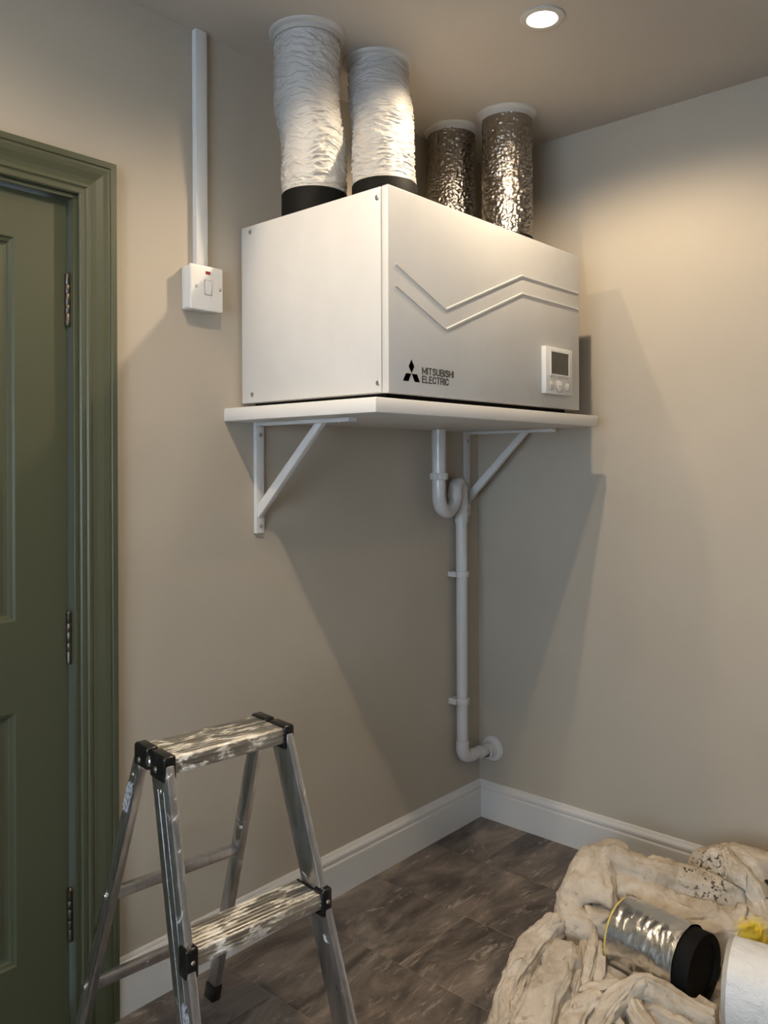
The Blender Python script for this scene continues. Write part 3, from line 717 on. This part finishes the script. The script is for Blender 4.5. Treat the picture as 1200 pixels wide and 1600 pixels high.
        for i in range(m+1):
            t = i/m; c, w = at(t); d = at(min(t+.02, 1))[0]-at(max(t-.02, 0))[0]; d.z = 0; d.normalize(); sv = Vector((d.y, -d.x, 0))
            end = min(1, .15+min(t, 1-t)*8); hh = h*min(1, w/max(ws)+.25); tl = math.radians(tilt)
            for j in range(n+1):
                sq_ = sq*.72; al = math.radians(-118+236*j/n); sn, cs = math.sin(al), math.cos(al)
                a_ = math.copysign(abs(sn)**sq_, sn)*w; z_ = (math.copysign(abs(cs)**sq_, cs)-1)*hh
                q1 = noise.noise(Vector((t*m*.0045*9+si*3.1, j/n*9, si*1.7))); q2 = noise.noise(Vector((t*m*.0045*24+si*5.3, j/n*16, si)))
                rdg_ = max(0, 1-abs(q1)*5)*.0085*min(1, w/.03)+max(0, 1-abs(q2)*5)*.0036 - .002
                g_ = noise.noise(Vector((c.x*14+si, c.y*14, j/n*2)))*.010*min(1, w/.03)
                a2 = a_+g_+sn*rdg_; z2 = z_+cs*rdg_
                ar = a2*math.cos(tl)-z2*math.sin(tl); zr = a2*math.sin(tl)+z2*math.cos(tl)
                p_ = c + sv*ar + Vector((0, 0, zr)) + Vector((0, 0, -(1-end)*hh*.8))
                for (ax, ay), (bx2, by2), zc, rad in CARVE:
                    A3 = Vector((ax, ay, zc)); D3 = Vector((bx2-ax, by2-ay, 0)); L3 = D3.length; D3.normalize(); tt = (p_-A3).dot(D3)
                    if -.01 < tt < L3+.01:
                        rv = p_-A3-D3*tt
                        if rv.length < rad+.004: p_ = A3+D3*tt+rv.normalized()*(rad+.004)
                verts.append((min(p_.x, -.021), p_.y, max(p_.z, .0015)))
        for i in range(m):
            for j in range(n):
                q = base+i*(n+1)+j; faces.append((q, q+1, q+n+2, q+n+1))
    me = bpy.data.meshes.new('dust_sheet'); me.from_pydata(verts, [], faces); me.materials.append(CLOTH)
    me.polygons.foreach_set('use_smooth', [True]*len(me.polygons))
    o = bpy.data.objects.new('dust_sheet', me); C.objects.link(o)
    tag(o, 'crumpled stained canvas dust sheet heaped on the floor by the wall', 'dust sheet')
FOLDS = [
    ([(-0.511, -0.793, 0.03), (-0.617, -0.928, 0.035), (-0.689, -1.067, 0.04), (-0.6, -1.5, 0.04)], 0.22, 0, 0.3),   # base
    ([(-0.39, -0.702, 0.245), (-0.485, -0.708, 0.215), (-0.548, -0.727, 0.175), (-0.57, -0.745, 0.14)], 0.105, 0.15, 0.42),   # lobe
    ([(-0.379, -0.725, 0.235), (-0.43, -0.764, 0.2), (-0.451, -0.794, 0.16)], 0.07, 0.3, 0.5),   # lobe shoulder
    ([(-0.41, -0.775, 0.235), (-0.363, -0.829, 0.235), (-0.317, -0.876, 0.23), (-0.277, -0.977, 0.215), (-0.246, -1.041, 0.205), (-0.295, -1.115, 0.19), (-0.325, -1.5, 0.16)], 0.085, 0.25, 0.45),   # back
    ([(-0.425, -0.761, 0.21), (-0.372, -0.806, 0.205), (-0.399, -0.89, 0.185), (-0.394, -0.958, 0.178), (-0.377, -1.03, 0.18), (-0.332, -1.08, 0.19), (-0.307, -1.136, 0.19), (-0.337, -1.5, 0.16)], 0.075, 0.45, 0.5),   # front crease
    ([(-0.418, -0.813, 0.16), (-0.408, -0.913, 0.14), (-0.374, -1.023, 0.135), (-0.389, -1.075, 0.13)], 0.06, 0.2, 0.5),   # mid drape
    ([(-0.343, -1.072, 0.185), (-0.389, -1.064, 0.15), (-0.422, -1.057, 0.12)], 0.045, 0.3, 0.5),   # right drape
    ([(-0.217, -0.89, 0.215), (-0.216, -0.968, 0.255), (-0.199, -1.026, 0.27), (-0.206, -1.089, 0.26), (-0.195, -1.139, 0.24), (-0.225, -1.5, 0.21)], 0.075, 0.2, 0.45),   # far
    ([(-0.234, -0.981, 0.262), (-0.276, -1.032, 0.245), (-0.299, -1.105, 0.225)], 0.035, 0.4, 0.55),   # far crease
    ([(-0.623, -0.684, 0.135), (-0.668, -0.658, 0.118), (-0.783, -0.655, 0.088), (-0.866, -0.669, 0.062), (-0.972, -0.729, 0.04), (-1.024, -0.764, 0.03)], 0.034, 0.35, 0.5),   # flap
    ([(-0.619, -0.703, 0.12), (-0.669, -0.704, 0.105), (-0.754, -0.693, 0.09)], 0.04, 0.2, 0.5),   # flap back
    ([(-0.76, -0.682, 0.065), (-0.842, -0.686, 0.058), (-0.963, -0.751, 0.045)], 0.03, 0.3, 0.5),   # inner
    ([(-0.712, -0.765, 0.13), (-0.761, -0.757, 0.118), (-0.855, -0.773, 0.1), (-0.942, -0.788, 0.083), (-1.006, -0.804, 0.07)], 0.046, -0.35, 0.38),   # panel
    ([(-0.7, -0.781, 0.1), (-0.799, -0.816, 0.08), (-0.905, -0.851, 0.06)], 0.026, 0.3, 0.5),   # panel side
    ([(-0.6, -0.784, 0.125), (-0.692, -0.819, 0.1), (-0.768, -0.84, 0.075)], 0.019, 0.3, 0.5),   # n1
    ([(-0.637, -0.819, 0.105), (-0.68, -0.837, 0.09), (-0.746, -0.867, 0.07)], 0.018, -0.3, 0.5),   # n2
    ([(-0.602, -0.735, 0.1), (-0.597, -0.759, 0.07)], 0.035, 0, 0.5),   # tuck
    ([(-0.801, -0.811, 0.07), (-0.763, -0.852, 0.078), (-0.725, -0.9, 0.085)], 0.024, 0.3, 0.5),   # cross
    ([(-0.771, -0.887, 0.085), (-0.821, -0.859, 0.07), (-0.898, -0.859, 0.06), (-0.949, -0.87, 0.05)], 0.034, 0.35, 0.5),   # diag
    ([(-0.699, -0.958, 0.118), (-0.764, -0.925, 0.102), (-0.829, -0.916, 0.088), (-0.89, -0.924, 0.075), (-0.931, -0.935, 0.06)], 0.03, 0.35, 0.48),   # roll
    ([(-0.699, -0.958, 0.118), (-0.681, -1.018, 0.108), (-0.682, -1.095, 0.098), (-0.69, -1.179, 0.092)], 0.036, -0.35, 0.48),   # long
    ([(-0.755, -0.938, 0.085), (-0.773, -0.975, 0.075), (-0.784, -1.023, 0.06)], 0.026, 0.3, 0.5),   # m1
    ([(-0.823, -0.93, 0.07), (-0.846, -0.964, 0.06)], 0.02, 0.3, 0.5),   # m2
    ([(-0.737, -0.992, 0.075), (-0.726, -1.053, 0.07), (-0.72, -1.108, 0.06)], 0.045, -0.2, 0.45),   # m3
]
STRIPS = [   # ridge line (x, y, top z), half widths, height, tilt, squareness
    ([(-0.391, -0.706, 0.25), (-0.488, -0.716, 0.225), (-0.564, -0.735, 0.19), (-0.582, -0.741, 0.15), (-0.568, -0.75, 0.11)], [0.045, 0.072, 0.078, 0.07, 0.045], 0.075, 0, 0.8),
    ([(-0.455, -0.692, 0.225), (-0.398, -0.721, 0.25), (-0.404, -0.773, 0.245), (-0.391, -0.828, 0.235), (-0.363, -0.869, 0.225)], [0.03, 0.045, 0.045, 0.04, 0.03], 0.05, 15, 0.8),
    ([(-0.497, -0.755, 0.19), (-0.454, -0.796, 0.2), (-0.445, -0.852, 0.19), (-0.442, -0.921, 0.178), (-0.413, -0.983, 0.17), (-0.388, -1.046, 0.17)], [0.035, 0.055, 0.055, 0.05, 0.045, 0.035], 0.05, -10, 0.8),
    ([(-0.398, -0.804, 0.23), (-0.367, -0.87, 0.23), (-0.323, -0.943, 0.215), (-0.294, -1.014, 0.208), (-0.272, -1.061, 0.2), (-0.283, -1.117, 0.18)], [0.035, 0.05, 0.055, 0.05, 0.045, 0.03], 0.05, 10, 0.8),
    ([(-0.307, -1.0, 0.18), (-0.282, -1.028, 0.205), (-0.272, -1.067, 0.205), (-0.299, -1.11, 0.19), (-0.353, -1.144, 0.17)], [0.02, 0.03, 0.03, 0.03, 0.02], 0.03, 20, 0.8),
    ([(-0.222, -0.878, 0.2), (-0.227, -0.933, 0.235), (-0.237, -0.988, 0.262), (-0.223, -1.046, 0.265), (-0.245, -1.112, 0.25)], [0.025, 0.04, 0.05, 0.05, 0.045], 0.05, 0, 0.8),
    ([(-0.243, -0.99, 0.268), (-0.29, -1.037, 0.255), (-0.289, -1.073, 0.235), (-0.298, -1.116, 0.21)], [0.016, 0.026, 0.03, 0.02], 0.03, 20, 0.8),
    ([(-0.464, -0.873, 0.13), (-0.439, -0.957, 0.15), (-0.387, -1.028, 0.16), (-0.331, -1.08, 0.165), (-0.299, -1.139, 0.17)], [0.03, 0.06, 0.07, 0.075, 0.07], 0.06, 0, 0.7),
    ([(-0.343, -1.072, 0.185), (-0.391, -1.07, 0.165), (-0.433, -1.067, 0.14), (-0.45, -1.061, 0.11)], [0.012, 0.018, 0.018, 0.012], 0.02, 0, 0.8),
    ([(-0.616, -0.711, 0.125), (-0.649, -0.692, 0.135), (-0.699, -0.673, 0.112), (-0.798, -0.675, 0.085), (-0.887, -0.695, 0.06), (-0.981, -0.743, 0.04), (-1.033, -0.776, 0.03)], [0.012, 0.03, 0.034, 0.03, 0.024, 0.02, 0.02], 0.026, -15, 0.75),
    ([(-0.758, -0.695, 0.075), (-0.821, -0.693, 0.068), (-0.891, -0.718, 0.055), (-0.964, -0.762, 0.045)], [0.012, 0.026, 0.028, 0.024], 0.022, 10, 0.75),
    ([(-0.7, -0.762, 0.128), (-0.747, -0.768, 0.125), (-0.815, -0.785, 0.108), (-0.886, -0.798, 0.092), (-0.966, -0.815, 0.075), (-1.021, -0.832, 0.06)], [0.02, 0.036, 0.042, 0.044, 0.046, 0.046], 0.034, -8, 0.55),
    ([(-0.674, -0.77, 0.108), (-0.744, -0.805, 0.095), (-0.811, -0.829, 0.08), (-0.901, -0.855, 0.06)], [0.01, 0.018, 0.02, 0.018], 0.024, 10, 0.8),
    ([(-0.598, -0.781, 0.125), (-0.654, -0.803, 0.112), (-0.719, -0.827, 0.098), (-0.782, -0.844, 0.075)], [0.007, 0.013, 0.014, 0.01], 0.02, 0, 0.9),
    ([(-0.619, -0.807, 0.11), (-0.675, -0.838, 0.1), (-0.725, -0.858, 0.085), (-0.763, -0.873, 0.07)], [0.006, 0.011, 0.012, 0.008], 0.018, 0, 0.9),
    ([(-0.602, -0.751, 0.1), (-0.677, -0.793, 0.095), (-0.738, -0.817, 0.08)], [0.01, 0.016, 0.012], 0.018, 0, 0.9),
    ([(-0.803, -0.806, 0.066), (-0.775, -0.852, 0.078), (-0.744, -0.891, 0.088), (-0.713, -0.912, 0.09)], [0.01, 0.02, 0.018, 0.01], 0.02, 10, 0.8),
    ([(-0.772, -0.893, 0.088), (-0.822, -0.877, 0.078), (-0.885, -0.875, 0.066), (-0.952, -0.889, 0.055)], [0.012, 0.028, 0.032, 0.03], 0.026, 12, 0.75),
    ([(-0.69, -0.971, 0.112), (-0.716, -0.954, 0.12), (-0.766, -0.931, 0.104), (-0.829, -0.922, 0.09), (-0.884, -0.927, 0.078), (-0.928, -0.938, 0.06)], [0.01, 0.022, 0.022, 0.022, 0.024, 0.024], 0.026, -12, 0.8),
    ([(-0.702, -0.948, 0.108), (-0.699, -0.975, 0.118), (-0.694, -1.029, 0.108), (-0.687, -1.102, 0.098), (-0.692, -1.165, 0.092), (-0.705, -1.213, 0.085)], [0.012, 0.026, 0.03, 0.028, 0.026, 0.024], 0.032, 12, 0.75),
    ([(-0.756, -0.929, 0.082), (-0.765, -0.96, 0.086), (-0.784, -0.996, 0.074), (-0.806, -1.044, 0.06)], [0.008, 0.022, 0.024, 0.02], 0.024, 10, 0.8),
    ([(-0.805, -0.927, 0.075), (-0.832, -0.957, 0.065), (-0.868, -0.985, 0.055)], [0.01, 0.016, 0.016], 0.02, 0, 0.8),
    ([(-0.732, -0.984, 0.08), (-0.722, -1.035, 0.076), (-0.714, -1.091, 0.07), (-0.719, -1.144, 0.06)], [0.015, 0.034, 0.036, 0.03], 0.03, 8, 0.7),
    ([(-0.558, -0.697, 0.15), (-0.579, -0.757, 0.145), (-0.548, -0.781, 0.15), (-0.47, -0.776, 0.155)], [0.02, 0.04, 0.04, 0.02], 0.05, 0, 0.8),
    ([(-0.659, -0.824, 0.075), (-0.659, -0.874, 0.072), (-0.628, -0.914, 0.068), (-0.623, -0.966, 0.07)], [0.012, 0.03, 0.03, 0.02], 0.03, 0, 0.8),
    ([(-0.67, -0.797, 0.07), (-0.703, -0.859, 0.075), (-0.699, -0.893, 0.07)], [0.015, 0.025, 0.015], 0.03, 0, 0.8),
]
cloth()
# ------------------------------------------------------------------ duct off-cuts lying on the sheet
def offcut(name, label, p0, p1, rad, m, seed, wool_ends):
    p0, p1 = Vector(p0), Vector(p1); d = p1-p0; L = d.length
    t = thing(name, label, 'duct', p0 - Vector((0, 0, rad)), 0, 'duct off-cuts on the dust sheet')
    q0 = Vector((0, 0, rad)); dn = d.normalized()
    bm = bmesh.new(); n, mm = 96, 70; s, w = frame_of(dn); rows = []
    for i in range(mm+1):
        tt = i/mm; rows.append([])
        for k in range(n):
            th = 2*PI*k/n; c_, s_ = math.cos(th), math.sin(th); z = tt*L
            a = 1-abs(noise.noise(Vector((c_*3+seed, s_*3, z*60)))*1.6)
            b = noise.noise(Vector((c_*4+seed, s_*4, z*20)))
            rr = rad + (a-.6)*.0014 + b*.0016
            rows[-1].append(bm.verts.new(q0 + dn*z + rr*(c_*s + s_*w)))
    for A, B in zip(rows, rows[1:]):
        for k in range(n): bm.faces.new((A[k], A[(k+1) % n], B[(k+1) % n], B[k]))
    o = obj('duct_sleeve', bm, m, t); o.data.polygons.foreach_set('use_smooth', [True]*len(o.data.polygons))
    if wool_ends:
        lobj('insulation', q0 - dn*.006, dn, [(rad-.028, 0), (rad-.002, 0), (rad-.002, L*.5), (rad-.028, L*.5)], WOOL, t, 48, True)
    return t, q0, dn, L
t, q0, dn, L = offcut('foil_duct_offcut', 'short foil-wrapped duct off-cut with black collar lying on the dust sheet', (-.583, -.856, .122), (-.602, -1.028, .122), .088, FOILN, 3.3, True)
lobj('end_collar', q0+dn*(L-.03), dn, [(.060, 0), (.082, 0), (.083, .031), (.083, .066), (.081, .069), (.064, .069), (.062, .066), (.060, .062), (0, .061)], BLACK, t, 56)
t, q0, dn, L = offcut('white_duct_offcut', 'white-wrapped duct off-cut lying on the dust sheet beside the black collar', (-.645, -1.145, .142), (-.585, -1.52, .142), .098, SLEEVEN, 8.1, False)
lobj('duct_liner', q0-dn*.010, dn, [(.076, 0), (.0945, 0), (.0945, L*.9), (.076, L*.9)], GREYB, t, 48, True)
